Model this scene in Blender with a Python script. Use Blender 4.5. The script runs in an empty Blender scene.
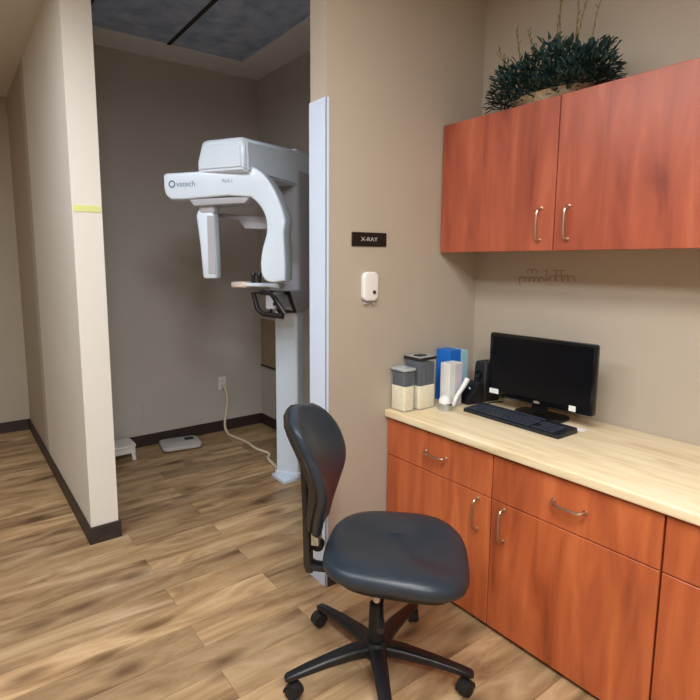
import bpy, bmesh, math, random
from mathutils import Vector, Matrix, noise
random.seed(7)
S = bpy.context.scene
COL = S.collection
PI = math.pi

# ---------------------------------------------------------------- materials
def s2l(c):
    return tuple(((v/255)/12.92 if v/255 <= .04045 else ((v/255+.055)/1.055)**2.4) for v in c) + (1,)

def base_mat(name):
    m = bpy.data.materials.new(name); m.use_nodes = True
    nt = m.node_tree
    return m, nt, nt.nodes['Principled BSDF']

def N(nt, t, **k):
    n = nt.nodes.new(t)
    for a, b in k.items():
        setattr(n, a, b)
    return n

def ramp(nt, fac, stops):
    r = N(nt, 'ShaderNodeValToRGB')
    e = r.color_ramp.elements
    while len(e) < len(stops): e.new(.5)
    for i, (p, c) in enumerate(stops):
        e[i].position = p; e[i].color = s2l(c)
    nt.links.new(fac, r.inputs[0])
    return r.outputs[0]

def coords(nt, scale=(1, 1, 1), kind='Object'):
    t = N(nt, 'ShaderNodeTexCoord'); m = N(nt, 'ShaderNodeMapping')
    m.inputs['Scale'].default_value = scale
    nt.links.new(t.outputs[kind], m.inputs[0])
    return m.outputs[0]

def plain(name, rgb, rough=.5, metal=0, var=4, scale=14, bump=0, bscale=200, coat=0, spec=.5):
    """one colour with a faint procedural variation"""
    m, nt, b = base_mat(name)
    co = coords(nt)
    n = N(nt, 'ShaderNodeTexNoise'); n.inputs['Scale'].default_value = scale; n.inputs['Detail'].default_value = 3
    nt.links.new(co, n.inputs['Vector'])
    lo = tuple(max(0, c-var) for c in rgb); hi = tuple(min(255, c+var) for c in rgb)
    nt.links.new(ramp(nt, n.outputs[0], [(.3, lo), (.7, hi)]), b.inputs['Base Color'])
    b.inputs['Roughness'].default_value = rough; b.inputs['Metallic'].default_value = metal
    b.inputs['Specular IOR Level'].default_value = spec
    if coat: b.inputs['Coat Weight'].default_value = coat
    if bump:
        n2 = N(nt, 'ShaderNodeTexNoise'); n2.inputs['Scale'].default_value = bscale; n2.inputs['Detail'].default_value = 4
        nt.links.new(co, n2.inputs['Vector'])
        bp = N(nt, 'ShaderNodeBump'); bp.inputs['Strength'].default_value = bump; bp.inputs['Distance'].default_value = .002
        nt.links.new(n2.outputs[0], bp.inputs['Height']); nt.links.new(bp.outputs[0], b.inputs['Normal'])
    return m

def wood(name, cols, scale, rough=.35, coat=.15):
    """stretched noise grain; scale is small along the grain"""
    m, nt, b = base_mat(name)
    co = coords(nt, scale)
    n = N(nt, 'ShaderNodeTexNoise'); n.inputs['Scale'].default_value = 1; n.inputs['Detail'].default_value = 6
    n.inputs['Distortion'].default_value = .6
    nt.links.new(co, n.inputs['Vector'])
    k = len(cols)
    nt.links.new(ramp(nt, n.outputs[0], [(.28+.44*i/(k-1), c) for i, c in enumerate(cols)]), b.inputs['Base Color'])
    b.inputs['Roughness'].default_value = rough; b.inputs['Coat Weight'].default_value = coat
    b.inputs['Coat Roughness'].default_value = .25
    return m

def floor_mat():
    m, nt, b = base_mat('plank_floor')
    L = nt.links.new
    co = coords(nt)
    br = N(nt, 'ShaderNodeTexBrick')
    br.inputs['Scale'].default_value = 1; br.inputs['Brick Width'].default_value = 1.15
    br.inputs['Row Height'].default_value = .15; br.inputs['Mortar Size'].default_value = .0009
    br.inputs['Mortar Smooth'].default_value = .3; br.offset = .37; br.offset_frequency = 2
    br.inputs['Color1'].default_value = (0, 0, 0, 1); br.inputs['Color2'].default_value = (1, 1, 1, 1)
    br.inputs['Mortar'].default_value = (.5, .5, .5, 1)
    L(co, br.inputs['Vector'])
    # per-plank offset of the grain
    sep = N(nt, 'ShaderNodeSeparateColor'); L(br.outputs['Color'], sep.inputs[0])
    cmb = N(nt, 'ShaderNodeCombineXYZ')
    mul = N(nt, 'ShaderNodeMath', operation='MULTIPLY'); mul.inputs[1].default_value = 17
    L(sep.outputs[0], mul.inputs[0]); L(mul.outputs[0], cmb.inputs[2])
    add = N(nt, 'ShaderNodeVectorMath', operation='ADD'); L(co, add.inputs[0]); L(cmb.outputs[0], add.inputs[1])
    mp = N(nt, 'ShaderNodeMapping'); mp.inputs['Scale'].default_value = (1.7, 8.5, 1); L(add.outputs[0], mp.inputs[0])
    n = N(nt, 'ShaderNodeTexNoise'); n.inputs['Scale'].default_value = 1; n.inputs['Detail'].default_value = 7
    n.inputs['Roughness'].default_value = .62; n.inputs['Distortion'].default_value = 1.1
    L(mp.outputs[0], n.inputs['Vector'])
    grain = ramp(nt, n.outputs[0], [(.26, (112, 86, 62)), (.4, (162, 131, 96)), (.54, (197, 166, 126)), (.7, (222, 197, 160))])
    tone = ramp(nt, sep.outputs[0], [(0, (196, 190, 186)), (1, (255, 250, 244))])
    mx = N(nt, 'ShaderNodeMix', data_type='RGBA', blend_type='MULTIPLY'); mx.inputs[0].default_value = .8
    L(grain, mx.inputs[6]); L(tone, mx.inputs[7])
    # knots
    mk = N(nt, 'ShaderNodeMapping'); mk.inputs['Scale'].default_value = (2.6, 6.5, 1); L(add.outputs[0], mk.inputs[0])
    v = N(nt, 'ShaderNodeTexVoronoi'); v.inputs['Scale'].default_value = 1; L(mk.outputs[0], v.inputs['Vector'])
    kr = ramp(nt, v.outputs['Distance'], [(.05, (120, 92, 74)), (.3, (255, 255, 255))])
    mx2 = N(nt, 'ShaderNodeMix', data_type='RGBA', blend_type='MULTIPLY'); mx2.inputs[0].default_value = .75
    L(mx.outputs[2], mx2.inputs[6]); L(kr, mx2.inputs[7])
    mx3 = N(nt, 'ShaderNodeMix', data_type='RGBA', blend_type='MIX')
    L(br.outputs['Fac'], mx3.inputs[0]); L(mx2.outputs[2], mx3.inputs[6]); mx3.inputs[7].default_value = s2l((112, 84, 62))
    L(mx3.outputs[2], b.inputs['Base Color'])
    b.inputs['Roughness'].default_value = .42
    return m

def clear_mat(name, tint, alpha):
    """thin clear plastic"""
    m, nt, b = base_mat(name)
    b.inputs['Base Color'].default_value = s2l(tint); b.inputs['Roughness'].default_value = .12
    b.inputs['Alpha'].default_value = alpha
    return m

def tile_mat():
    m, nt, b = base_mat('shaded_ceiling_tile')
    co = coords(nt)
    n = N(nt, 'ShaderNodeTexNoise'); n.inputs['Scale'].default_value = 9; n.inputs['Detail'].default_value = 5
    nt.links.new(co, n.inputs['Vector'])
    nt.links.new(ramp(nt, n.outputs[0], [(.35, (150, 172, 212)), (.65, (190, 206, 236))]), b.inputs['Base Color'])  # shade put into the colour: white tiles tinted blue-grey
    b.inputs['Roughness'].default_value = .9
    return m

M = {}
M['wall'] = plain('tan_wall_paint', (182, 170, 154), .75, var=2, scale=3, bump=.25, bscale=120)
M['alcove_wall'] = plain('taupe_wall_paint', (192, 188, 182), .8, var=2, scale=3, bump=.25, bscale=120)
M['pier'] = plain('lit_wall_paint', (230, 226, 218), .75, var=2, scale=3, bump=.25, bscale=120)  # same paint as the tan walls, stronger light put into a paler colour
M['ceil'] = plain('ceiling_paint', (214, 208, 198), .9, var=2)
M['border'] = plain('ceiling_border_paint', (230, 230, 236), .9, var=2)
M['tile'] = tile_mat()
M['tbar'] = plain('dark_tee_bar', (24, 24, 28), .6)
M['baseb'] = plain('dark_vinyl_base', (52, 42, 40), .5)
M['floor'] = floor_mat()
M['guard'] = plain('white_vinyl_guard', (212, 226, 248), .35, var=1)
M['cherry'] = wood('cherry_laminate', [(146, 68, 38), (176, 88, 50), (194, 102, 58), (208, 118, 70)], (13, 13, 1.7))
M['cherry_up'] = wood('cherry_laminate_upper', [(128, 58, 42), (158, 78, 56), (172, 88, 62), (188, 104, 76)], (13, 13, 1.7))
M['dark_gap'] = plain('dark_recess', (44, 24, 18), .8)
M['counter'] = wood('maple_laminate', [(220, 198, 156), (238, 220, 182), (246, 232, 200)], (26, 3, 26), .4, .1)
M['nickel'] = plain('brushed_nickel', (206, 180, 160), .3, 1, var=5)
M['xwhite'] = plain('white_enamel', (220, 235, 252), .3, var=1, coat=.3)
M['xgrey'] = plain('grey_plastic_and_shade', (176, 178, 188), .45, var=2)
M['xdark'] = plain('dark_slot', (52, 50, 56), .6)
M['ink'] = plain('grey_blue_print', (120, 140, 170), .5)
M['black'] = plain('black_plastic', (20, 20, 23), .4, var=2)
M['black_matte'] = plain('black_matte_plastic', (26, 26, 29), .6, var=2)
M['spine'] = plain('dark_brown_black_shell', (44, 38, 34), .55, var=2)
M['leather'] = plain('black_vinyl_upholstery', (38, 48, 58), .36, var=3, bump=.35, bscale=260, spec=.5)
M['chrome'] = plain('satin_chrome', (200, 200, 200), .18, 1)
M['screen'] = plain('dark_screen', (4, 6, 14), .3, var=1, spec=.25)
M['bezel'] = plain('gloss_black_bezel', (12, 12, 15), .22, var=1)
M['keys'] = plain('keyboard_keys', (48, 54, 66), .45, var=3)
M['keyb'] = plain('keyboard_body', (26, 29, 36), .45, var=2)
M['white'] = plain('white_plastic', (232, 232, 230), .4, var=1)
M['paper'] = plain('white_paper', (240, 240, 238), .8, var=1)
M['cream'] = plain('cream_contents', (236, 226, 196), .8, var=8, scale=60)
M['navy'] = plain('dark_blue_grey_contents', (22, 34, 54), .6, var=10, scale=60)
M['clear'] = clear_mat('clear_acrylic', (226, 232, 236), .07)
M['lidgrey'] = plain('pale_grey_lid', (176, 182, 184), .3)
M['lidblack'] = plain('black_lid', (28, 28, 32), .4)
M['lavender'] = plain('pale_lavender_card', (206, 198, 212), .7)
M['blue'] = plain('bright_blue_card', (24, 110, 206), .5)
M['navycard'] = plain('navy_card', (30, 44, 120), .5)
M['cyan'] = plain('pale_cyan_card', (160, 204, 222), .6)
M['silver'] = plain('silver_metal', (186, 194, 200), .25, .9)
M['sign'] = plain('black_sign', (16, 12, 10), .45, var=1)
M['signtext'] = plain('grey_sign_text', (188, 186, 182), .6, var=1)
M['decal'] = plain('brown_wall_decal', (150, 132, 114), .8, var=2)
M['yellow'] = plain('yellow_tape', (224, 228, 150), .6, var=2)
M['cord'] = plain('cream_cord', (226, 214, 186), .5, var=1)
M['scale'] = plain('pale_grey_scale', (204, 202, 202), .35, var=1)
M['leaf'] = plain('dark_green_leaf', (24, 50, 42), .5, var=14, scale=9)
M['leaf2'] = plain('teal_green_leaf', (32, 62, 62), .5, var=14, scale=9)
M['stem'] = plain('dry_yellow_stem', (128, 112, 66), .7, var=8)
M['basket'] = plain('pale_woven_basket', (176, 158, 130), .8, var=22, scale=70, bump=.8, bscale=90)
M['tanpanel'] = plain('tan_panel', (158, 136, 110), .6, var=3)
M['soil'] = plain('dark_moss', (40, 38, 28), .9, var=8, scale=40)
M['pad'] = plain('pinkish_white_pad', (236, 220, 214), .5, var=1)

def emis(name, rgb, st):
    m, nt, b = base_mat(name)
    b.inputs['Base Color'].default_value = (.9, .9, .9, 1)
    b.inputs['Emission Color'].default_value = s2l(rgb); b.inputs['Emission Strength'].default_value = st
    return m
M['lamp'] = emis('lit_diffuser', (255, 246, 232), 6)

# ---------------------------------------------------------------- mesh helpers
def nb(): return bmesh.new()

def add(bm, other, mat=None):
    me = bpy.data.meshes.new('tmp'); other.to_mesh(me); other.free()
    if mat is not None: me.transform(mat)
    bm.from_mesh(me); bpy.data.meshes.remove(me)
    return bm

def box(lo, hi, bev=0, seg=2, bm=None, mat=None):
    b = nb(); bmesh.ops.create_cube(b, size=1)
    lo = Vector(lo); hi = Vector(hi)
    for v in b.verts:
        v.co = Vector(((lo[i]+hi[i])/2 + v.co[i]*(hi[i]-lo[i])) for i in range(3))
    if bev:
        bmesh.ops.bevel(b, geom=b.edges[:], offset=bev, segments=seg, profile=.5, affect='EDGES')
    if bm is None:
        if mat is not None: b.transform(mat)
        return b
    return add(bm, b, mat)

def prism(pts, axis, a, b_, bev=0, seg=2, bm=None, mat=None, smooth_all=False):
    """polygon extruded; axis 'z': pts=(x,y); axis 'y': pts=(x,z); axis 'x': pts=(y,z)"""
    b = nb()
    def P(p, t):
        if axis == 'z': return (p[0], p[1], t)
        if axis == 'y': return (p[0], t, p[1])
        return (t, p[0], p[1])
    v0 = [b.verts.new(P(p, a)) for p in pts]; v1 = [b.verts.new(P(p, b_)) for p in pts]
    n = len(pts)
    b.faces.new(v0); b.faces.new(v1[::-1])
    for i in range(n): b.faces.new((v0[i], v1[i], v1[(i+1) % n], v0[(i+1) % n]))
    bmesh.ops.recalc_face_normals(b, faces=b.faces[:])
    if bev:
        caps = set(v0+v1)
        if smooth_all: ed = b.edges[:]
        else: ed = [e for f in b.faces if len(f.verts) == n and n != 4 for e in f.edges] or b.edges[:]
        bmesh.ops.bevel(b, geom=list(set(ed)), offset=bev, segments=seg, profile=.5, affect='EDGES')
    if bm is None:
        if mat is not None: b.transform(mat)
        return b
    return add(bm, b, mat)

def lathe(prof, n=24, bm=None, mat=None):
    b = nb(); rings = []
    for r, z in prof:
        if r < 1e-5: rings.append([b.verts.new((0, 0, z))])
        else: rings.append([b.verts.new((r*math.cos(2*PI*i/n), r*math.sin(2*PI*i/n), z)) for i in range(n)])
    for A, B in zip(rings, rings[1:]):
        for i in range(n):
            j = (i+1) % n
            if len(A) == 1 and len(B) == 1: continue
            if len(A) == 1: b.faces.new((A[0], B[i], B[j]))
            elif len(B) == 1: b.faces.new((A[i], B[0], A[j]))
            else: b.faces.new((A[i], B[i], B[j], A[j]))
    for R in (rings[0], rings[-1]):
        if len(R) > 1: b.faces.new(R)
    bmesh.ops.recalc_face_normals(b, faces=b.faces[:])
    if bm is None:
        if mat is not None: b.transform(mat)
        return b
    return add(bm, b, mat)

def catmull(pts, k=6):
    P = [Vector(p) for p in pts]; P = [P[0]*2-P[1]]+P+[P[-1]*2-P[-2]]; out = []
    for i in range(1, len(P)-2):
        for j in range(k):
            t = j/k
            out.append(.5*((2*P[i])+(P[i+1]-P[i-1])*t+(2*P[i-1]-5*P[i]+4*P[i+1]-P[i+2])*t*t+(3*P[i]-P[i-1]-3*P[i+1]+P[i+2])*t**3))
    out.append(P[-2]); return out

def tube(pts, r, n=10, closed=False, bm=None, mat=None, smooth=0, sx=1, up=None):
    """r number or list; sx flattens the section sideways"""
    P = [Vector(p) for p in pts]
    if smooth: P = catmull(P, smooth)
    m = len(P)
    R = [r]*m if not isinstance(r, (list, tuple)) else [r[0]+(r[-1]-r[0])*i/(m-1) if len(r) == 2 else r[min(len(r)-1, int(i*len(r)/m))] for i in range(m)]
    b = nb(); rings = []; nrm = None
    for i in range(m):
        if closed: t = P[(i+1) % m]-P[i-1]
        else: t = P[min(i+1, m-1)]-P[max(i-1, 0)]
        t.normalize()
        if nrm is None:
            a = Vector(up) if up else (Vector((0, 0, 1)) if abs(t.z) < .9 else Vector((1, 0, 0)))
            nrm = (a-t*a.dot(t)).normalized()
        else:
            nrm = (nrm-t*nrm.dot(t)).normalized()
        bn = t.cross(nrm)
        rings.append([b.verts.new(P[i]+(nrm*math.cos(2*PI*k/n)+bn*sx*math.sin(2*PI*k/n))*R[i]) for k in range(n)])
    rg = range(m) if closed else range(m-1)
    for i in rg:
        A = rings[i]; B = rings[(i+1) % m]
        for k in range(n):
            b.faces.new((A[k], A[(k+1) % n], B[(k+1) % n], B[k]))
    if not closed: b.faces.new(rings[0]); b.faces.new(rings[-1])
    bmesh.ops.recalc_face_normals(b, faces=b.faces[:])
    if bm is None:
        if mat is not None: b.transform(mat)
        return b
    return add(bm, b, mat)

def loft(sections, bm=None, mat=None, cap=True):
    """list of equal-length closed rings of points"""
    b = nb(); rings = [[b.verts.new(p) for p in s] for s in sections]
    n = len(rings[0])
    for A, B in zip(rings, rings[1:]):
        for k in range(n): b.faces.new((A[k], A[(k+1) % n], B[(k+1) % n], B[k]))
    if cap: b.faces.new(rings[0]); b.faces.new(rings[-1])
    bmesh.ops.recalc_face_normals(b, faces=b.faces[:])
    if bm is None:
        if mat is not None: b.transform(mat)
        return b
    return add(bm, b, mat)

def rrect(w, h, r, n=5, cx=0, cy=0):
    out = []
    for sx, sy, a0 in ((1, 1, 0), (-1, 1, 90), (-1, -1, 180), (1, -1, 270)):
        for i in range(n+1):
            a = math.radians(a0+90*i/n)
            out.append((cx+sx*(w/2-r)+r*math.cos(a), cy+sy*(h/2-r)+r*math.sin(a)))
    return out

def obj(name, bm, mat, parent=None, smooth=True, angle=35):
    me = bpy.data.meshes.new(name); bm.to_mesh(me); bm.free()
    me.materials.append(mat)
    o = bpy.data.objects.new(name, me); COL.objects.link(o)
    if smooth:
        for p in me.polygons: p.use_smooth = True
        me.set_sharp_from_angle(angle=math.radians(angle))
    if parent is not None: o.parent = parent
    return o

def thing(name, label, cat, loc=(0, 0, 0), rotz=0, group=None):
    o = bpy.data.objects.new(name, None); COL.objects.link(o)
    o.empty_display_size = .1; o.location = loc; o.rotation_euler = (0, 0, rotz)
    o['label'] = label; o['category'] = cat
    if group: o['group'] = group
    return o

def tag(o, label, cat, group=None, loc=None, rotz=0):
    o['label'] = label; o['category'] = cat
    if group: o['group'] = group
    if loc is not None: o.location = loc; o.rotation_euler = (0, 0, rotz)
    return o

def struct(name, bm, mat, label=None, parent=None, cat=None, smooth=False):
    o = obj(name, bm, mat, parent, smooth=smooth)
    if parent is None:
        o['kind'] = 'structure'
        if label: o['label'] = label; o['category'] = cat or name.split('_')[0]
    return o

def textbm(body, size, thick, mat):
    """3D text as a bmesh, lying in the local XY plane before mat"""
    c = bpy.data.curves.new('txt', 'FONT'); c.body = body; c.size = size; c.extrude = thick
    c.align_x = 'CENTER'; c.align_y = 'CENTER'
    o = bpy.data.objects.new('txt', c); COL.objects.link(o)
    bpy.context.view_layer.update()
    dg = bpy.context.evaluated_depsgraph_get()
    me = bpy.data.meshes.new_from_object(o.evaluated_get(dg))
    b = nb(); b.from_mesh(me); b.transform(mat)
    bpy.data.objects.remove(o); bpy.data.curves.remove(c); bpy.data.meshes.remove(me)
    return b

# ---------------------------------------------------------------- setting
YS = 1.834      # face of the partition that carries the sign
XB = 2.337      # long wall behind the cabinets, also the alcove's right side
YA = 4.208      # alcove's far wall
XP = .54        # pier corner
ZM, ZA = 2.85, 3.04   # ceiling heights: room, alcove
XJ = 1.337      # free end of the partition

struct('floor', box((-2.3, -2.6, -.06), (XB+.14, 5.4, 0)), M['floor'], 'wood-look plank floor running through room and alcove', cat='floor')
struct('wall_right', box((XB, -2.6, 0), (XB+.14, YA+.14, ZA+.1)), M['wall'], 'long tan wall behind the cabinets and monitor', cat='wall')
struct('wall_partition', box((XJ, YS, 0), (XB, YS+.115, ZA+.1)), M['wall'], 'tan partition wall carrying the black sign', cat='wall')
struct('wall_back', box((XP, YA, 0), (XB, YA+.14, ZA+.1)), M['alcove_wall'], 'taupe far wall of the alcove behind the imaging machine', cat='wall')
struct('wall_alcove_right', box((XB-.012, YS+.115, 0), (XB, YA, ZA)), M['alcove_wall'], 'taupe right side wall of the alcove', cat='wall')
struct('wall_pier', box((XP, 2.86, 0), (XP+.14, YA, ZA+.1)), M['pier'], 'wall end at left edge of the alcove opening, its light painted in', cat='wall')
struct('wall_hall', box((-2.3, 5.26, 0), (XP, 5.4, ZM)), M['wall'], 'tan wall at the end of the hall', cat='wall')
struct('wall_hall_side', box((XP, YA+.14, 0), (XP+.14, 5.4, ZM)), M['wall'], 'tan side wall further down the hall', cat='wall')
struct('wall_left', box((-2.44, -2.6, 0), (-2.3, 5.4, ZM)), M['wall'], 'tan wall on the far left of the room', cat='wall')
struct('wall_rear', box((-2.3, -2.74, 0), (XB+.14, -2.6, ZM)), M['wall'], 'tan wall behind the viewer', cat='wall')
# room ceiling, cut diagonally from pier to partition end
struct('ceiling', prism([(-2.3, -2.6), (XB, -2.6), (XB, YS), (XJ, YS), (XJ, YS+.1), (XP+.14, 2.86), (XP, 2.86), (XP, 5.4), (-2.3, 5.4)],
       'z', ZM, ZM+.3), M['ceil'], 'pale ceiling of the main room', cat='ceiling')
ac = struct('ceiling_alcove', box((XP+.14, YS+.115, ZA+.012), (XB, YA, ZA+.1)), M['tile'], 'tiled ceiling over the alcove, shade painted in as blue-grey', cat='ceiling')
# painted border around the tiles
bd = nb()
BX, BY = 2.03, 3.92
box((BX, YS+.115, ZA), (XB-.012, YA, ZA+.03), bm=bd)
box((XP+.14, BY, ZA), (BX, YA, ZA+.03), bm=bd)
struct('trim_1', bd, M['border'], 'flat grey-beige border around the alcove ceiling tiles', cat='trim')
tb = nb()
for x in (.85, 1.45):
    box((x-.012, YS+.115, ZA+.004), (x+.012, BY, ZA+.016), bm=tb)
for y in (2.7, ):
    box((XP+.14, y-.012, ZA+.004), (1.45, y+.012, ZA+.016), bm=tb)
struct('trim_2', tb, M['tbar'], 'thin dark tee bars between the alcove ceiling tiles', cat='trim')
# baseboards
def bb(name, lo, hi, label): struct(name, box(lo, hi, .003, 1), M['baseb'], label, cat='baseboard')
H_ = .095
bb('baseboard_back', (XP+.14, YA-.012, 0), (XB-.012, YA, H_), 'dark vinyl baseboard along the alcove far wall')
bb('baseboard_alcove_right', (XB-.024, YS+.115, 0), (XB-.012, YA-.012, H_), 'dark vinyl baseboard along the alcove right wall')
pb = nb()
box((XP-.012, 2.848, 0), (XP+.152, 2.86, H_), .003, 1, bm=pb)
box((XP-.012, 2.86, 0), (XP, 5.26, H_), .003, 1, bm=pb)
box((XP+.14, 2.86, 0), (XP+.152, YA-.012, H_), .003, 1, bm=pb)
struct('baseboard_pier', pb, M['baseb'], 'dark baseboard wrapping the lit wall end', cat='baseboard')
bb('baseboard_partition', (XJ+.005, YS-.012, 0), (1.72, YS, H_), 'dark baseboard under the tan partition beside the cabinets')
bb('baseboard_hall', (-2.3, 5.248, 0), (XP-.012, 5.26, H_), 'dark baseboard at the end of the hall')
bb('baseboard_left', (-2.3, -2.6, 0), (-2.288, 5.248, H_), 'dark baseboard on the far left wall')

# white end-wall guard on the partition's free end
gd = nb()
box((XJ-.006, YS-.006, 0), (XJ, YS+.121, 2.17), .002, 1, bm=gd)
box((XJ-.006, YS-.006, 0), (XJ+.012, YS, 2.17), .002, 1, bm=gd)
box((XJ-.006, YS+.115, 0), (XJ+.03, YS+.121, 2.17), .002, 1, bm=gd)
tag(obj('corner_guard', gd, M['guard']), 'tall white vinyl guard capping the free end of the tan partition', 'corner guard')
tag(obj('tape_strip', box((XP+.005, 2.857, 1.742), (XP+.135, 2.86, 1.775), .001, 1), M['yellow']),
    'short pale yellow tape strip stuck on the lit wall end', 'tape')

# ---------------------------------------------------------------- lower cabinets
def pull(c, L, parent, axis='z', mat=None, n=-1):
    """bow handle standing off a front that faces -X"""
    c = Vector(c); a = Vector((0, 0, 1)) if axis == 'z' else Vector((0, 1, 0)); o = Vector((n, 0, 0))
    pts = [c-a*L/2, c-a*L/2*.98+o*.018, c-a*L*.36+o*.03, c+o*.033, c+a*L*.36+o*.03, c+a*L/2*.98+o*.018, c+a*L/2]
    b = tube(pts, .0052, 8, smooth=4)
    for s in (-1, 1):
        lathe([(0, 0), (.009, 0), (.009, .003), (0, .003)], 12, bm=b,
              mat=Matrix.Translation(c+a*s*L/2) @ Matrix.Rotation(-PI/2, 4, 'Y'))
    return obj('handle', b, mat or M['nickel'], parent)

XF = 1.705
def lower_cabinet(y1, w, label, doors=2):
    """y1 = far end"""
    y0 = y1-w
    t = thing('lower_cabinet', label, 'cabinet', (XF+.3, y0+w/2, 0), group=None)
    I = Matrix.Translation(-t.location)
    def part(name, bm, m, p=t, **k):
        bm.transform(I); return obj(name, bm, m, p, **k)
    part('body', box((XF+.02, y0+.002, .03), (XB-.002, y1-.002, .752)), M['cherry'], smooth=False)
    part('toe_kick', box((XF+.05, y0+.002, 0), (XB-.02, y1-.002, .03)), M['dark_gap'], smooth=False)
    mw = w/doors
    for i in range(doors):
        b1 = y1-i*mw; b0 = b1-mw
        dr = part('drawer', box((XF, b0+.0022, .566), (XF+.02, b1-.0022, .744), .0015, 1), M['cherry'])
        h = pull((XF, (b0+b1)/2-.01, .655), .115, dr, 'y'); h.data.transform(I)
        d = part('door', box((XF, b0+.0022, .022), (XF+.02, b1-.0022, .562), .0015, 1), M['cherry'])
        hy = b0+.065 if i % 2 == 0 else b1-.058
        h = pull((XF, hy, .475), .13, d, 'z'); h.data.transform(I)
    return t
lower_cabinet(1.83, 1.218, 'low cherry wood cabinet with two drawers over two doors, beside the black chair')
lower_cabinet(.61, .9, 'low cherry wood cabinet under the near end of the worktop')

ct = box((XF-.02, -.3, .754), (XB-.002, YS-.002, .79), .006, 3)
tag(obj('worktop', ct, M['counter']), 'long pale maple laminate worktop over the cherry cabinets', 'worktop')

# ---------------------------------------------------------------- upper cabinets
XU = 2.04
def upper_cabinet(y1, w, label):
    y0 = y1-w
    t = thing('wall_cabinet', label, 'cabinet', (XU+.15, y0+w/2, 1.545))
    I = Matrix.Translation(-t.location)
    def part(name, bm, m, p=t, **k):
        bm.transform(I); return obj(name, bm, m, p, **k)
    part('body', box((XU+.02, y0+.001, 1.547), (XB-.001, y1-.001, 2.145)), M['cherry_up'], smooth=False)
    mw = w/2
    for i in range(2):
        b1 = y1-i*mw; b0 = b1-mw
        d = part('door', box((XU, b0+.002, 1.542), (XU+.019, b1-.002, 2.152), .0015, 1), M['cherry_up'])
        h = pull((XU, (b0+.06 if i == 0 else b1-.06), 1.652), .13, d, 'z'); h.data.transform(I)
    return t
upper_cabinet(1.828, 1.21, 'wall-hung cherry wood cabinet above the monitor, plant on top')
upper_cabinet(.614, .9, 'wall-hung cherry wood cabinet at the near end of the wall')

# ---------------------------------------------------------------- things on the worktop
ZC = .7905
# monitor
t = thing('computer_monitor', 'wide black computer monitor standing on the maple worktop', 'monitor', (2.15, 1.325, ZC), 0)
mw, mh = .51, .305
mon = prism(rrect(mw, mh, .012, 4, 0, .215), 'x', 0, .022, .003, 2)
mon.transform(Matrix.Translation((0, 0, 0)))
obj('housing', mon, M['bezel'], t)
bk = prism(rrect(mw*.72, mh*.66, .03, 4, 0, .215), 'x', .02, .05, .012, 3); obj('back_cover', bk, M['black'], t)
obj('screen', box((-.0012, -mw/2+.016, .215-mh/2+.024), (.001, mw/2-.016, .215+mh/2-.014)), M['screen'], t, smooth=False)
nk = prism(rrect(.07, .12, .01, 3, 0, .08), 'x', .022, .042, .003, 2); obj('stand_neck', nk, M['black'], t)
fb = prism(rrect(.13, .24, .05, 6, .05), 'z', 0, .012, .004, 2); obj('stand_base', fb, M['bezel'], t)
lg = nb(); lathe([(0, 0), (.012, 0), (.012, .001), (0, .0015)], 20, bm=lg,
                 mat=Matrix.Translation((-.001, 0, .072)) @ Matrix.Rotation(-PI/2, 4, 'Y') @ Matrix.Diagonal((.6, 1.3, 1, 1)))
obj('badge', lg, M['silver'], t)
for y_, w_, z_ in ((.222, .05, .082), (-.165, .03, .08)):
    obj('white_sticker', box((-.0022, y_-w_/2, z_-.012), (-.0002, y_+w_/2, z_+.012), .0005, 1), M['paper'], t)
t.rotation_euler = (0, 0, math.radians(2))

# keyboard
t = thing('computer_keyboard', 'dark computer keyboard in front of the monitor on the worktop', 'keyboard', (2.035, 1.345, ZC), math.radians(-1.5))
kb = loft([[(x, y, (0 if k == 0 else .014+.006*(x+.075)/.15)) for x, y in rrect(.15 - .004*k, .49-.004*k, .01, 3)] for k in (0, 1)])
obj('base', kb, M['keyb'], t)
ks = nb()
rows = [(-.056, 13, 1), (-.036, 14, 1), (-.016, 15, 1), (.004, 15, 1), (.024, 15, 1), (.054, 16, .8)]
for xr, n, s in rows:
    z0 = .0145+.006*(xr+.075)/.15
    for k in range(n):
        a = .232-k*(.34/n); b_ = a-.34/n+.003
        if xr == -.056 and k in (4, 5, 6, 7):
            if k != 4: continue
            b_ = .232-8*(.34/n)+.003
        box((xr-.0085*s, b_, z0), (xr+.0085*s, a, z0+.006), .0012, 1, bm=ks)
for i, xr in enumerate((-.056, -.036, -.016, .004, .024)):
    z0 = .0145+.006*(xr+.075)/.15
    for k in range(4):
        box((xr-.0085, -.152-k*.021, z0), (xr+.0085, -.152-k*.021+.018, z0+.006), .0012, 1, bm=ks)
for k in range(3):
    for xr in (.004, .024, -.056):
        z0 = .0145+.006*(xr+.075)/.15
        box((xr-.0085, -.131+0.0-k*.0001, z0), (xr+.0085, -.131+.016, z0+.0055), .0012, 1, bm=ks) if k == 0 else None
kobj = obj('keycaps', ks, M['keys'], t); kobj['kind'] = 'stuff'

t = box((-.02, -.035, 0), (.02, .035, .002), .0005, 1)
o = tag(obj('paper_slip', t, M['paper']), 'white paper slip lying between the keyboard and the monitor', 'paper', loc=(2.145, 1.13, ZC), rotz=.1)

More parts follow.
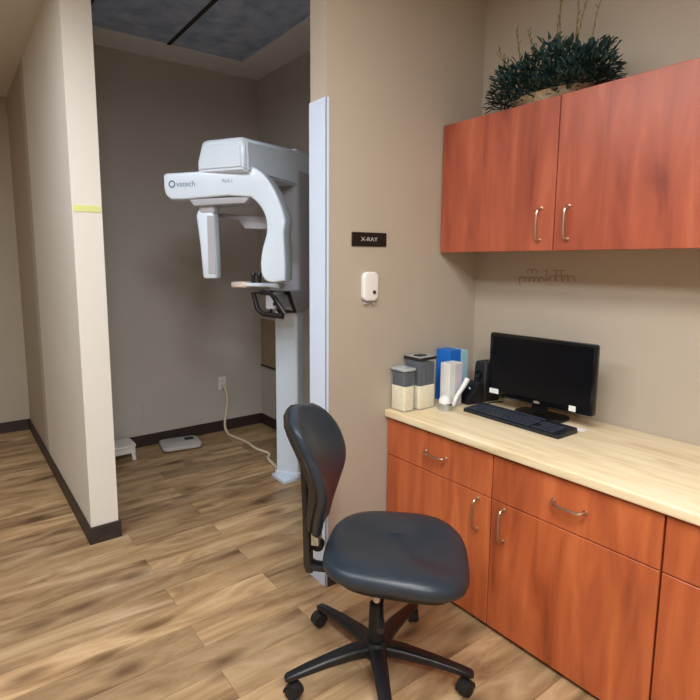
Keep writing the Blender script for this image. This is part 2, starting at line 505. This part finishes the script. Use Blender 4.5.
# black speaker left of the monitor
t = thing('desktop_speaker', 'small black desktop speaker behind the left edge of the monitor', 'speaker', (2.235, 1.665, ZC), math.radians(-8))
obj('cabinet', loft([[(x+dx, y, z) for x, y in rrect(w_, d_, .012, 4)] for w_, d_, z, dx in ((.11, .085, 0, 0), (.112, .087, .01, 0), (.1, .08, .19, .006), (.092, .072, .2, .006))]), M['black_matte'], t)
for z, r in ((.06, .03), (.135, .022)):
    obj('driver', lathe([(r, 0), (r, .004), (r*.85, .005), (r*.4, -.004), (0, .002)], 24,
        mat=Matrix.Translation((-.055+.003*(z/.1), 0, z)) @ Matrix.Rotation(-PI/2, 4, 'Y')), M['bezel'], t)
# black desk phone / dock between
t = thing('desk_device', 'low black device with small grey knob beside the blue box', 'device', (2.12, 1.665, ZC), math.radians(-12))
obj('body', prism([(-.05, 0), (.05, 0), (.05, .1), (.02, .11), (-.045, .03)], 'y', -.035, .035, .006, 2, smooth_all=True), M['black'], t)
obj('knob', lathe([(.008, 0), (.008, .008), (.006, .01), (0, .01)], 14, mat=Matrix.Translation((-.01, .0, .072)) @ Matrix.Rotation(math.radians(-40), 4, 'Y')), M['silver'], t)
wb = tube([(2.06, 1.615, ZC+.0035), (2.09, 1.608, ZC+.0035), (2.13, 1.618, ZC+.0035), (2.15, 1.6, ZC+.0035), (2.2, 1.6, ZC+.0035), (2.26, 1.575, ZC+.0035)], .003, 8, smooth=6)
tag(obj('cable', wb, M['black']), 'thin black cable bunched beside the monitor foot', 'cable')

# clear bins
def bin_(loc, w, d, h, hc, hn, rz, lidm, label, lidk):
    t = thing('storage_jar', label, 'jar', loc, rz)
    ow = loft([[(x, y, z) for x, y in rrect(w, d, .012, 4)] for z in (0, h)], cap=False)
    # open-topped shell with wall thickness
    iw = loft([[(x, y, z) for x, y in rrect(w-.005, d-.005, .01, 4)] for z in (.003, h)], cap=False)
    add(ow, iw); add(ow, prism(rrect(w, d, .012, 4), 'z', 0, .003))
    obj('shell', ow, M['clear'], t)
    b = loft([[(x, y, z) for x, y in rrect(w-.008-.002*k, d-.008-.002*k, .009, 4)] for k, z in ((1, .004), (0, .006), (0, hc-.002), (1, hc))])
    obj('cream_contents', b, M['cream'], t)['label'] = 'cream coloured filling in the lower half'
    b = nb()
    rr = random.Random(int(w*1e4))
    # dark packets standing in the upper half
    n = 5
    for k in range(n):
        x0 = -w/2+.008+k*(w-.016)/n
        hh = hc+hn-rr.random()*.008
        box((x0+.001, -d/2+.008, hc), (x0+(w-.016)/n-.001, d/2-.008, hh), .002, 1, bm=b)
    obj('dark_packets', b, M['navy'], t)
    lid = nb()
    prism(rrect(w+.006, d+.006, .014, 4), 'z', h, h+.012, .003, 2, bm=lid)
    prism(rrect(w*.5, d*.4, .01, 4), 'z', h+.012, h+.018, .002, 2, bm=lid)
    obj('lid', lid, lidm, t)
    if lidk:
        obj('lid_label', prism(rrect(w*.9, d*.9, .01, 4), 'z', h+.0125, h+.0135), lidk, t)
    return t
bin_((1.752, 1.778, ZC), .074, .10, .195, .12, .068, 0, M['lidgrey'], 'clear square jar with cream filling and grey lid, at the worktop corner', None)
bin_((1.858, 1.770, ZC), .118, .11, .24, .115, .118, 0, M['lidblack'], 'taller clear jar of dark packets under a black lid, beside the blue box', M['lidgrey'])

# boxes
t = thing('carton', 'bright blue and pale cyan carton standing against the tan partition', 'box', (2.095, 1.782, ZC))
obj('carton', box((-.06, -.045, 0), (.025, .045, .262), .002, 1), M['blue'], t)
obj('side_panel', box((.025, -.046, 0), (.08, .046, .255), .002, 1), M['cyan'], t)
obj('navy_stripe', box((.0, -.0475, .03), (.0245, -.0455, .19), .0005, 1), M['navycard'], t)
t = thing('carton', 'white and lavender carton in front of the bright blue box', 'box', (2.005, 1.70, ZC))
obj('carton', box((-.045, -.03, 0), (.045, .03, .215), .002, 1), M['white'], t)
obj('lavender_label', box((-.006, -.0315, .004), (.0445, -.03, .21), .0004, 1), M['lavender'], t)

# small silver pot with white wand
t = thing('silver_pot', 'small silver pot with white domed lid on the worktop', 'pot', (1.915, 1.655, ZC))
obj('pot', lathe([(0, 0), (.032, 0), (.034, .004), (.034, .03), (.03, .035), (0, .035)], 28), M['silver'], t)
obj('domed_lid', lathe([(.03, .035), (.029, .05), (.022, .064), (.01, .071), (0, .072)], 28), M['white'], t)
wd = tube([(1.96, 1.645, ZC+.012), (1.985, 1.645, ZC+.055), (2.025, 1.64, ZC+.10), (2.055, 1.64, ZC+.135)], [.009, .013], 12, smooth=4)
tag(obj('plastic_wand', wd, M['white']), 'white plastic wand leaning up from beside the silver pot', 'wand')

# ---------------------------------------------------------------- on the partition: sign and switch
t = thing('door_sign', 'small black sign plate with grey lettering on the tan partition', 'sign', (1.577, YS, 1.596))
obj('plate', prism(rrect(.205, .062, .004, 2), 'y', -.006, 0, .0015, 1), M['sign'], t)
tx = textbm('X-RAY', .032, .0006, Matrix.Translation((-.003, -.0065, 0)) @ Matrix.Rotation(PI/2, 4, 'X') @ Matrix.Diagonal((1.05, .8, 1, 1)))
obj('lettering', tx, M['signtext'], t, smooth=False)
t = thing('switch_box', 'small white wall box with dark button below the black sign', 'switch', (1.572, YS, 1.385))
obj('housing', prism(rrect(.088, .132, .026, 6), 'y', -.028, 0, .008, 3), M['white'], t)
obj('button', lathe([(0, 0), (.009, 0), (.009, .004), (.006, .006), (0, .006)], 18, mat=Matrix.Translation((.016, -.027, -.026)) @ Matrix.Rotation(PI/2, 4, 'X')), M['xdark'], t)
cw = tube([(-.022, -.012, -.064), (-.03, -.012, -.078), (-.01, -.012, -.075), (.01, -.012, -.067), (.028, -.012, -.084), (.03, -.01, -.064)], .0028, 8, smooth=6)
obj('cord_loop', cw, M['xgrey'], t)

# wall lettering below the wall cabinet: loose script strokes, too blurred to read
t = thing('wall_lettering', 'faint brown script lettering on the wall under the wall cabinet', 'lettering', (XB, 1.375, 1.42))
def stroke(pts, r=.0028):
    return tube([(-.001, y, z) for y, z in pts], r, 6, smooth=5, bm=None, up=(1, 0, 0))
def loops(y0, z0, n, w, h):
    pts = []
    for k in range(n*8+1):
        a = k/8*2*PI
        pts.append((y0-w*k/(n*8)+math.sin(a)*w/n*.28, z0+h/2-math.cos(a)*h/2))
    return pts
def flat(b):
    for v in b.verts: v.co.x = -.0012 + (v.co.x+.001)*.25
    return b
w1 = nb(); add(w1, stroke(loops(.19, -.02, 5, .13, .022)))
add(w1, stroke([(.195, .0), (.19, -.035), (.185, -.045)]))
obj('small_word', flat(w1), M['decal'], t)
w2 = nb(); add(w2, stroke(loops(.15, .022, 2, .05, .018)))
obj('short_word', flat(w2), M['decal'], t)
w3 = nb()
add(w3, stroke([(.06, .03), (.045, .035), (.05, .0), (.04, -.012), (.03, .01)]))
add(w3, stroke([(.02, .038), (-.01, .035), (-.04, .038)])); add(w3, stroke([(0, .038), (.002, .0), (.01, -.012)]))
add(w3, stroke(loops(.03, -.012, 4, .12, .024)))
add(w3, stroke([(-.02, .038), (-.03, .0), (-.035, -.01), (-.06, .02)]))
obj('large_word', flat(w3), M['decal'], t)

# ---------------------------------------------------------------- plant on the wall cabinet
t = thing('potted_plant', 'bushy dark green plant in a pale basket on top of the wall cabinet', 'plant', (2.13, 1.325, 2.153))
obj('basket', lathe([(0, 0), (.07, 0), (.075, .01), (.09, .06), (.095, .065), (.088, .065), (.07, .05), (0, .05)], 28, mat=Matrix.Diagonal((.9, 1.9, .6, 1))), M['basket'], t)
obj('moss', lathe([(.082, .055), (.05, .075), (0, .085)], 24, mat=Matrix.Translation((0, 0, -.025)) @ Matrix.Diagonal((.9, 1.9, 1, 1))), M['soil'], t)
def leaf(b, p, d, L, w):
    d = d.normalized(); s = d.cross(Vector((0, 0, 1)))
    if s.length < .1: s = Vector((1, 0, 0))
    s.normalize(); u = s.cross(d)
    v = [b.verts.new(q) for q in (p, p+d*L*.35+s*w+u*L*.06, p+d*L*.75+s*w*.7+u*L*.04, p+d*L-u*L*.08, p+d*L*.75-s*w*.7+u*L*.04, p+d*L*.35-s*w+u*L*.06, p+d*L*.5-u*L*.04)]
    for i in range(6): b.faces.new((v[i], v[(i+1) % 6], v[6])) if i not in () else None
rr = random.Random(3)
fo = [nb(), nb()]
for k in range(2600):
    a = rr.random()*2*PI; e = rr.random()
    # mound with two humps
    y = rr.uniform(-.25, .25)
    top = .16+.06*max(0, y)/.25+.03*math.sin(y*22+1.5)+.025*math.exp(-((y+.07)/.1)**2)
    top *= math.sqrt(max(.1, 1-(abs(y)/.27)**5))
    rx = .13*math.sqrt(max(.1, 1-(abs(y)/.27)**5))
    q = math.sqrt(rr.random())
    p = Vector((math.cos(a)*rx*q, y, .035+abs(math.sin(a))*(top+.015)*q*.95+rr.uniform(-.03, .02)))
    d = Vector((math.cos(a)+rr.uniform(-.5, .5), y*3+rr.uniform(-.9, .9), abs(math.sin(a))+rr.uniform(-.7, .6)))
    leaf(fo[k % 2], p, d, rr.uniform(.022, .042), rr.uniform(.004, .008))
    if p.x > .14: pass
for i, b in enumerate(fo):
    for v in b.verts: v.co.x = min(v.co.x, .17); v.co.z = max(v.co.z, .002)
    o = obj('foliage', b, M['leaf' if i == 0 else 'leaf2'], t); o['kind'] = 'stuff'
for k, (y, h, dy, dx) in enumerate(((.15, .30, .03, .0), (.1, .30, .05, .02), (.085, .2, -.01, 0), (.0, .37, -.02, .01), (-.03, .36, .01, 0), (-.1, .36, -.05, 0), (-.08, .36, .0, .02), (.17, .22, .08, -.02), (-.16, .33, -.04, 0))):
    b = tube([(dx, y, .08), (dx*1.5, y+dy*.2, .08+h*.5), (dx*2, y+dy, .05+h)], [.003, .0015], 6, smooth=5)
    for j in range(5):
        z = .08+h*(.5+.09*j); leaf(b, Vector((dx*1.7, y+dy*(.3+.13*j), z)), Vector((rr.uniform(-1, 1), rr.uniform(-.8, .8), 1.6)), .03, .004)
    obj('stem', b, M['stem'], t)

# ---------------------------------------------------------------- chair
ca = math.atan2(-.738, .674)
t = thing('task_chair', 'armless black vinyl task chair on five-star base beside the cherry cabinets', 'chair', (1.183, 1.311, 0), ca)
def sring(w, d, z, n=40, ex=3.2, cx=0, cy=0, back=1):
    out = []
    for k in range(n):
        a = 2*PI*k/n; c, s = math.cos(a), math.sin(a); z_ = z+.016
        e = 2/ex
        x = d/2*math.copysign(abs(c)**e, c); y = w/2*math.copysign(abs(s)**e, s)
        y *= 1+.05*(x/(d/2))            # front a little wider than rear
        out.append((cx+x, cy+y, z_+(-.018*max(0, x/(d/2))**3)+.012*(abs(y)/(w/2))**3))
    return out
sx = .066
prof = [(.40, .38, .425), (.455, .45, .432), (.485, .49, .447), (.492, .50, .462), (.485, .493, .478), (.46, .47, .49), (.40, .41, .4965), (.28, .28, .495), (.12, .12, .492)]
obj('seat', loft([sring(w, d, z, cx=sx) for w, d, z in prof]), M['leather'], t, angle=60)
obj('seat_pan', loft([sring(w, d, z, cx=sx) for w, d, z in ((.3, .3, .395), (.42, .40, .41), (.45, .43, .43))]), M['black_matte'], t, angle=60)
# backrest
def back_surface(off, shrink=0, nz=22, ny=15):
    """returns grid of points; u along width -1..1, v 0..1 upward"""
    G = []
    for i in range(nz):
        v = i/(nz-1)
        z = .548+.442*v
        # half width profile: narrow at bottom, widest at 70%, rounded top
        hw = .085+.125*math.sin(min(1, v/.62)*PI/2)**1.2
        if v > .62: hw *= (1-((v-.62)/.38)**2.6)**.5*.86+.14 if v < 1 else .14
        hw = max(.03, hw-shrink)
        z0 = z - (shrink*(2*v-1))
        xc = -.19+.012*math.sin(v*PI*.8)-.15*max(0, v-.4)**1.3*1.2
        row = []
        for j in range(ny):
            u = -1+2*j/(ny-1)
            row.append(Vector((xc+.05*(u*hw/.2)**2+off, u*hw, z0)))
        G.append(row)
    return G
def slab(offs, shr):
    """closed cushion through stacked offset outlines"""
    b = nb(); layers = []
    for o_, s_ in zip(offs, shr):
        G = back_surface(o_, s_); layers.append([[b.verts.new(p) for p in r] for r in G])
    F, K = layers[0], layers[-1]
    nz, ny = len(F), len(F[0])
    for i in range(nz-1):
        for j in range(ny-1):
            b.faces.new((F[i][j], F[i][j+1], F[i+1][j+1], F[i+1][j])); b.faces.new((K[i][j], K[i+1][j], K[i+1][j+1], K[i][j+1]))
    def rim(L): return [r[0] for r in L]+L[-1][1:]+[r[-1] for r in L[-2::-1]]+L[0][-2:0:-1]
    rims = [rim(L) for L in layers]
    for A, B in zip(rims, rims[1:]):
        for k in range(len(A)):
            b.faces.new((A[k], A[(k+1) % len(A)], B[(k+1) % len(A)], B[k]))
    # drop unused inner layer verts
    bmesh.ops.delete(b, geom=[v for v in b.verts if not v.link_faces], context='VERTS')
    bmesh.ops.recalc_face_normals(b, faces=b.faces[:])
    return b
obj('backrest', slab([.0, -.006, -.02, -.036, -.042], [.026, .010, .0, .004, .012]), M['leather'], t, angle=70)
obj('back_shell', slab([-.040, -.048, -.060], [.010, .006, .03]), M['spine'], t, angle=60)
# upright bar
sp = loft([[(x+dx, y, z) for x, y in rrect(.026, w_, .008, 3)] for w_, z, dx in ((.05, .375, -.245), (.06, .40, -.252), (.06, .60, -.256), (.058, .76, -.262), (.045, .79, -.268))])
obj('back_upright', sp, M['spine'], t)
ar = tube([(-.05, 0, .40), (-.15, 0, .395), (-.22, 0, .392), (-.245, 0, .40)], .016, 12, smooth=4, sx=1.7)
obj('back_arm', ar, M['black'], t)
kn = lathe([(0, 0), (.02, 0), (.024, .006), (.024, .03), (.018, .036), (0, .036)], 20, mat=Matrix.Translation((-.225, 0, .455)) @ Matrix.Rotation(-PI/2, 4, 'X') @ Matrix.Translation((0, 0, .02)))
obj('adjuster_knob', kn, M['black'], t)
obj('chrome_bracket', box((-.236, -.03, .485), (-.208, .035, .556), .003, 2), M['silver'], t)['label'] = 'bright metal bracket'
mb = nb(); prism(rrect(.2, .15, .02, 4, .01, 0), 'z', .36, .40, .006, 2, bm=mb)
obj('tilt_mechanism', mb, M['black'], t)
lv = tube([(.03, -.07, .375), (.03, -.14, .37), (.035, -.2, .36)], .006, 10, smooth=3)
tube([(.035, -.2, .36), (.037, -.245, .353)], .011, 12, bm=lv); obj('height_lever', lv, M['black'], t)
obj('gas_lift', lathe([(0, .2), (.014, .2), (.014, .36), (0, .36)], 20), M['chrome'], t)
obj('column_sleeve', lathe([(0, .1), (.03, .1), (.028, .2), (.025, .275), (.02, .28), (0, .28)], 24), M['black_matte'], t)
hb = lathe([(0, .075), (.045, .078), (.052, .09), (.052, .125), (.042, .14), (.03, .142), (0, .142)], 30)
obj('hub', hb, M['black'], t)
for k in range(5):
    ang = math.radians(20+72*k)-ca
    R = Matrix.Rotation(ang, 4, 'Z')
    secs = []
    for r, z, w_, h_ in ((.03, .108, .062, .045), (.1, .108, .056, .04), (.2, .098, .046, .032), (.29, .084, .038, .026), (.335, .076, .034, .02), (.345, .073, .022, .012)):
        secs.append([R @ Vector((r, y, z+zz)) for y, zz in rrect(w_, h_, min(w_, h_)*.35, 3)])
    lg = obj('leg', loft(secs), M['black'], t)
    # caster: stem, hood, two wheels
    sw = R @ Matrix.Translation((.325, 0, 0)) @ Matrix.Rotation(math.radians(35+50*k), 4, 'Z')
    cb = nb(); lathe([(0, .045), (.006, .045), (.006, .068), (0, .068)], 12, bm=cb, mat=sw)
    for s in (-1, 1):
        lathe([(0, 0), (.015, 0), (.0245, .002), (.0265, .008), (.0245, .015), (.012, .017), (0, .017)], 24, bm=cb,
              mat=sw @ Matrix.Translation((.012, s*.004, .0265)) @ Matrix.Rotation(-s*PI/2, 4, 'X'))
    hood = []
    for i in range(9):
        a = math.radians(-5+i*24); hood.append((.012+.031*math.cos(a), .0265+.031*math.sin(a)))
    for i in range(8, -1, -1):
        a = math.radians(-5+i*24); hood.append((.012+.0275*math.cos(a), .0265+.0275*math.sin(a)))
    prism(hood, 'y', -.02, .02, bm=cb, mat=sw)
    obj('caster', cb, M['black_matte'], lg)

# ---------------------------------------------------------------- imaging machine
# local frame: +X right across the view of the rotating beam, -Y out towards the room; turned so its long arm recedes to the right
MX, MY = 1.87, 2.985
mr = math.radians(-57)
t = thing('panoramic_xray_machine', 'tall white panoramic dental imaging machine with overhead arm in the alcove', 'medical machine', (MX, MY, 0), mr)
def B(name, bm, mat='xwhite', p=t, **k): return obj(name, bm, M[mat], p, **k)
ri = Matrix.Rotation(-mr, 4, 'Z')
B('base_plate', box((-.105, -.085, 0), (.105, .085, .028), .006, 2, mat=ri))
cl = nb(); prism(rrect(.165, .11, .014, 4), 'z', .028, 2.2, bm=cl)
B('column', cl)
B('column_skirt', prism(rrect(.185, .13, .018, 4), 'z', .028, .06, .004, 2))
# carriage on the column
B('carriage', loft([[(x+.03, y+yo, z) for x, y in rrect(w_, d_, .035, 5)] for w_, d_, z, yo in ((.15, .15, 1.17, -.02), (.2, .2, 1.22, -.03), (.22, .24, 1.30, -.03), (.22, .26, 1.95, -.03), (.22, .27, 2.05, -.03))]), 'xgrey')  # white carriage coloured grey, so its shade sits in the material
B('carriage_slot', box((-.083, -.13, 1.865), (-.078, .06, 1.885), .001, 1), 'xdark')
# overhead arm: hood reaching towards the room
def hring(y, w, zt, zb, x0=0, ch=.05):
    return [(x0-w/2, y, zb), (x0-w/2, y, zb+(zt-zb)*.35), (x0-w/2+ch*.55, y, zt-.012), (x0-w/2+ch*.9, y, zt), (x0+w/2-ch*.5, y, zt), (x0+w/2-ch*.1, y, zt-.02), (x0+w/2, y, zb+(zt-zb)*.35), (x0+w/2, y, zb)]
hd = loft([hring(-.745, .26, 2.11, 1.975, -.045), hring(-.72, .30, 2.135, 1.96, -.045), hring(-.3, .30, 2.165, 1.96, -.02), hring(.14, .27, 2.2, 1.96)])
bmesh.ops.bevel(hd, geom=[e for e in hd.edges if not e.is_boundary and e.calc_face_angle(0) > .5], offset=.01, segments=2, affect='EDGES')
B('overhead_arm', hd)
# rotating unit: beam with down-curving tube head, seen broadside
RY = -.62
def UB(name, bm, *a, **k): bm.transform(UNIT); return B(name, bm, *a, **k)
UNIT = Matrix.Translation((-.022, RY, .03)) @ Matrix.Rotation(math.radians(11), 4, 'Z') @ Matrix.Translation((0, -RY, 0))
def XZ(pts, y0, y1, bev=.012): return prism(pts, 'y', y0, y1, bev, 3)
beam = [(-.385, 1.935), (-.385, 1.865), (-.375, 1.82), (-.34, 1.79), (-.26, 1.785), (.13, 1.80)]
# outer/inner contour of the curved limb
outer = catmull([(-.2, 1.945, 0), (.05, 1.965, 0), (.15, 1.945, 0), (.225, 1.86, 0), (.275, 1.75, 0), (.295, 1.68, 0)], 5)
inner = catmull([(.105, 1.805, 0), (.15, 1.765, 0), (.185, 1.70, 0), (.19, 1.62, 0), (.165, 1.53, 0), (.155, 1.45, 0), (.165, 1.385, 0), (.21, 1.355, 0), (.29, 1.365, 0)], 5)
cont = [(-.385, 1.93), (-.37, 1.94)] + [(p.x, p.y) for p in outer] + [(.285, 1.62), (.292, 1.45)] + [(p.x, p.y) for p in inner[::-1]] + [(-.02, 1.815), (-.27, 1.80), (-.345, 1.80), (-.375, 1.825), (-.385, 1.86)]
UB('rotating_arm', XZ(cont, RY-.085, RY+.085, .012), angle=50)
UB('arm_belly', XZ([(-.25, 1.803), (-.22, 1.765), (.07, 1.775), (.1, 1.81)], RY-.07, RY+.07, .006), 'xgrey')
UB('pivot_collar', lathe([(0, 1.94), (.1, 1.94), (.1, 1.955), (0, 1.955)], 30, mat=Matrix.Translation((-.02, RY, 0))), 'xgrey')
# sensor head on the left
UB('sensor_neck', loft([[(x-.16, y+RY, z) for x, y in rrect(w_, d_, .015, 4)] for w_, d_, z in ((.10, .09, 1.80), (.10, .09, 1.765), (.085, .08, 1.73))]), 'xgrey')
UB('sensor_head', loft([[(x-.16+dx, y+RY, z) for x, y in rrect(w_, d_, .018, 4)] for w_, d_, z, dx in ((.085, .07, 1.75, -.01), (.105, .085, 1.72, -.012), (.092, .085, 1.55, 0), (.085, .08, 1.385, .006), (.075, .07, 1.375, .006))]))
UB('sensor_face', box((-.157, RY-.0445, 1.40), (-.115, RY-.041, 1.715), .002, 1), 'xgrey')
# head support bar behind, with end knob
hs = loft([[(x_, y+RY+.13, z_+zz) for y, zz in rrect(.03, h_, .008, 3)] for x_, z_, h_ in ((-.2, 1.76, .03), (-.08, 1.745, .03), (-.04, 1.72, .075), (.17, 1.71, .075))])
tube([(-.33, RY+.13, 1.75), (-.2, RY+.13, 1.76)], .014, 12, bm=hs)
B('head_support', hs, 'xgrey')
B('support_knob', lathe([(0, 0), (.02, 0), (.024, .008), (.02, .03), (0, .03)], 18, mat=Matrix.Translation((-.345, RY+.13, 1.75)) @ Matrix.Rotation(PI/2, 4, 'Y')), 'xgrey')
# chin rest arm and patient handles
B('chin_arm', loft([[(x_, y+RY+.16, z_+zz) for y, zz in rrect(.07, h_, .01, 3)] for x_, z_, h_ in ((-.05, 1.362, .022), (.09, 1.362, .024), (.17, 1.358, .03))]))
B('chin_pad', box((-.145, RY+.12, 1.345), (-.04, RY+.2, 1.379), .01, 3), 'pad')
for x in (.045, .085):
    B('bite_post', lathe([(0, 1.37), (.011, 1.37), (.011, 1.415), (.016, 1.42), (.012, 1.432), (0, 1.434)], 14, mat=Matrix.Translation((x-.06, RY+.16, 0))), 'black')
hn = tube([(.0, RY+.13, 1.315), (.025, RY+.13, 1.225), (.06, RY+.13, 1.195), (.19, RY+.13, 1.185), (.2, RY+.13, 1.2), (.12, RY+.13, 1.31), (.06, RY+.13, 1.322)], .0155, 10, closed=True)
tube([(.105, RY+.13, 1.2), (.145, RY+.13, 1.28)], .010, 10, bm=hn)
B('grip_handle', hn, 'black')
hn = tube([(.05, RY+.27, 1.315), (.07, RY+.27, 1.225), (.1, RY+.27, 1.2), (.2, RY+.27, 1.2), (.16, RY+.27, 1.31)], .014, 10, closed=True)
B('grip_handle', hn, 'black')
B('lower_bracket', box((.08, -.5, 1.22), (.14, -.1, 1.32), .012, 3), 'xgrey')
# emblem and small print on the beam
em = tube([(-.335+.016*math.cos(a), RY-.0862, 1.882+.016*math.sin(a)) for a in [2*PI*k/20 for k in range(20)]], .004, 6, closed=True)
UB('emblem', em, 'ink')
ft = Matrix.Rotation(PI/2, 4, 'X')
UB('lettering', textbm('vatech', .042, .0005, Matrix.Translation((-.255, RY-.0862, 1.88)) @ ft), 'ink', smooth=False)
UB('small_print', textbm('PaX-i', .026, .0005, Matrix.Translation((-.02, RY-.0862, 1.89)) @ ft), 'ink', smooth=False)

# ---------------------------------------------------------------- alcove odds and ends
t = thing('floor_scale', 'flat pale grey scale lying on the alcove floor by the far wall', 'scale', (1.47, 4.03, 0), math.radians(-10))
obj('platform', prism(rrect(.31, .25, .05, 6), 'z', .012, .04, .006, 2), M['scale'], t)
obj('display', prism(rrect(.075, .07, .012, 3, .08, .055), 'z', .04, .0412), M['xdark'], t)
for sx_ in (-1, 1):
    for sy in (-1, 1):
        obj('foot', lathe([(0, 0), (.014, 0), (.014, .013), (0, .013)], 14, mat=Matrix.Translation((sx_*.11, sy*.08, 0))), M['black'], t)
t = thing('step_stool', 'low white plastic stool half hidden behind the lit wall end', 'stool', (.95, 4.04, 0), 0)
obj('top', prism(rrect(.30, .20, .03, 5), 'z', .10, .12, .006, 2), M['white'], t)
for s in (-1, 1):
    obj('apron', box((-.14, s*.085-.006, .055), (.14, s*.085+.006, .1), .003, 1), M['white'], t)
for sx_ in (-1, 1):
    for sy in (-1, 1):
        obj('leg', loft([[(sx_*(.12+.01*k)+x, sy*(.075+.005*k)+y, z) for x, y in rrect(.03, .03, .008, 3)] for k, z in ((1, 0), (0, .1))]), M['white'], t)
t = thing('wall_outlet', 'white wall outlet with a cream cord plugged in, alcove far wall', 'outlet', (1.932, YA, .431))
obj('plate', prism(rrect(.072, .115, .008, 3), 'y', -.006, 0, .002, 1), M['white'], t)
sk = nb()
for z in (-.025, .025):
    prism(rrect(.034, .03, .012, 4, 0, z), 'y', -.008, -.005, bm=sk)
obj('socket', sk, M['cord'], t)
t = thing('power_cord', 'cream power cord drooping from the outlet to the imaging machine', 'cord', (1.932, YA-.01, .41))
cp = [(0, -.02, 0), (.0, -.05, -.01), (.012, -.06, -.1), (.01, -.05, -.2), (-.02, -.07, -.33), (-.02, -.12, -.395), (-.02, -.22, -.3985), (.01, -.4, -.3985), (.0, -.6, -.3985), (.03, -.75, -.3985), (-.03, -.85, -.3985), (-.06, -1.0, -.3985), (-.085, -1.085, -.395)]
obj('cable', tube(cp, .0105, 10, smooth=6), M['cord'], t)
obj('plug', prism(rrect(.03, .04, .008, 3), 'y', -.035, 0, .004, 2), M['cord'], t)
tag(obj('blank_wall_plate', prism(rrect(.09, .12, .008, 3), 'y', -.005, 0, .002, 1), M['alcove_wall']),
    'blank taupe wall plate low on the alcove far wall above the stool', 'wall plate', loc=(1.274, YA, .29))
t = thing('wall_panel', 'tan access panel on the alcove side wall behind the column', 'panel', (XB-.012, 3.98, .81))
obj('panel', box((-.012, -.24, -.25), (0, .2, .17), .003, 1), M['tanpanel'], t)
obj('lower_rail', box((-.02, -.24, -.262), (0, .2, -.245), .003, 1), M['baseb'], t)

# ---------------------------------------------------------------- ceiling lights of the room
def troffer(x, y, w, d, power, label, col=(1, .93, .84)):
    t = thing('ceiling_light', label, 'light', (x, y, ZM))
    f = nb()
    for a in (-1, 1):
        box((a*(w/2)-.015, -d/2-.015, -.012), (a*(w/2)+.015, d/2+.015, 0), bm=f)
        box((-w/2, a*(d/2)-.015, -.012), (w/2, a*(d/2)+.015, 0), bm=f)
    obj('frame', f, M['white'], t, smooth=False)
    obj('diffuser', box((-w/2+.015, -d/2+.015, -.004), (w/2-.015, d/2-.015, 0)), M['lamp'], t, smooth=False)
    L = bpy.data.lights.new('ceiling_lamp', 'AREA'); L.shape = 'RECTANGLE'; L.size = w*.94; L.size_y = d*.94
    L.energy = power; L.color = col
    o = bpy.data.objects.new('ceiling_lamp', L); COL.objects.link(o); o.location = (0, 0, -.02); o.parent = t
    return t
troffer(.4, .45, .6, 1.2, 40, 'lit ceiling panel above the viewer', (.96, .98, 1))
troffer(-.5, 1.9, .6, 1.2, 27, 'lit ceiling panel in the hall left of the lit wall end', (.78, .89, 1))
troffer(-.4, -1.2, .6, 1.2, 66, 'lit ceiling panel behind the viewer', (.9, .96, 1))

w = bpy.data.worlds.new('world'); S.world = w; w.use_nodes = True
w.node_tree.nodes['Background'].inputs[0].default_value = (.6, .7, .85, 1)
w.node_tree.nodes['Background'].inputs[1].default_value = .05

# ---------------------------------------------------------------- camera
P, A = math.radians(7.47), math.radians(35.6)
fw = Vector((math.sin(A), math.cos(A), 0)); r = Vector((math.cos(A), -math.sin(A), 0))
d = fw*math.cos(P)-Vector((0, 0, 1))*math.sin(P); u = r.cross(d)
cam = bpy.data.cameras.new('camera'); co = bpy.data.objects.new('camera', cam); COL.objects.link(co)
Mx = Matrix((r, u, -d)).transposed().to_4x4(); Mx.translation = Vector((0, 0, 1.5)); co.matrix_world = Mx
cam.sensor_width = 36; cam.lens = 526.15/700*36
cam.shift_x = (350-321.5)/700; cam.shift_y = (329.93-350)/700
cam.clip_start = .05
S.camera = co
S.view_settings.view_transform = 'Standard'; S.view_settings.look = 'None'
S.view_settings.gamma = 1; S.view_settings.use_curve_mapping = False
S.view_settings.exposure = 0.1
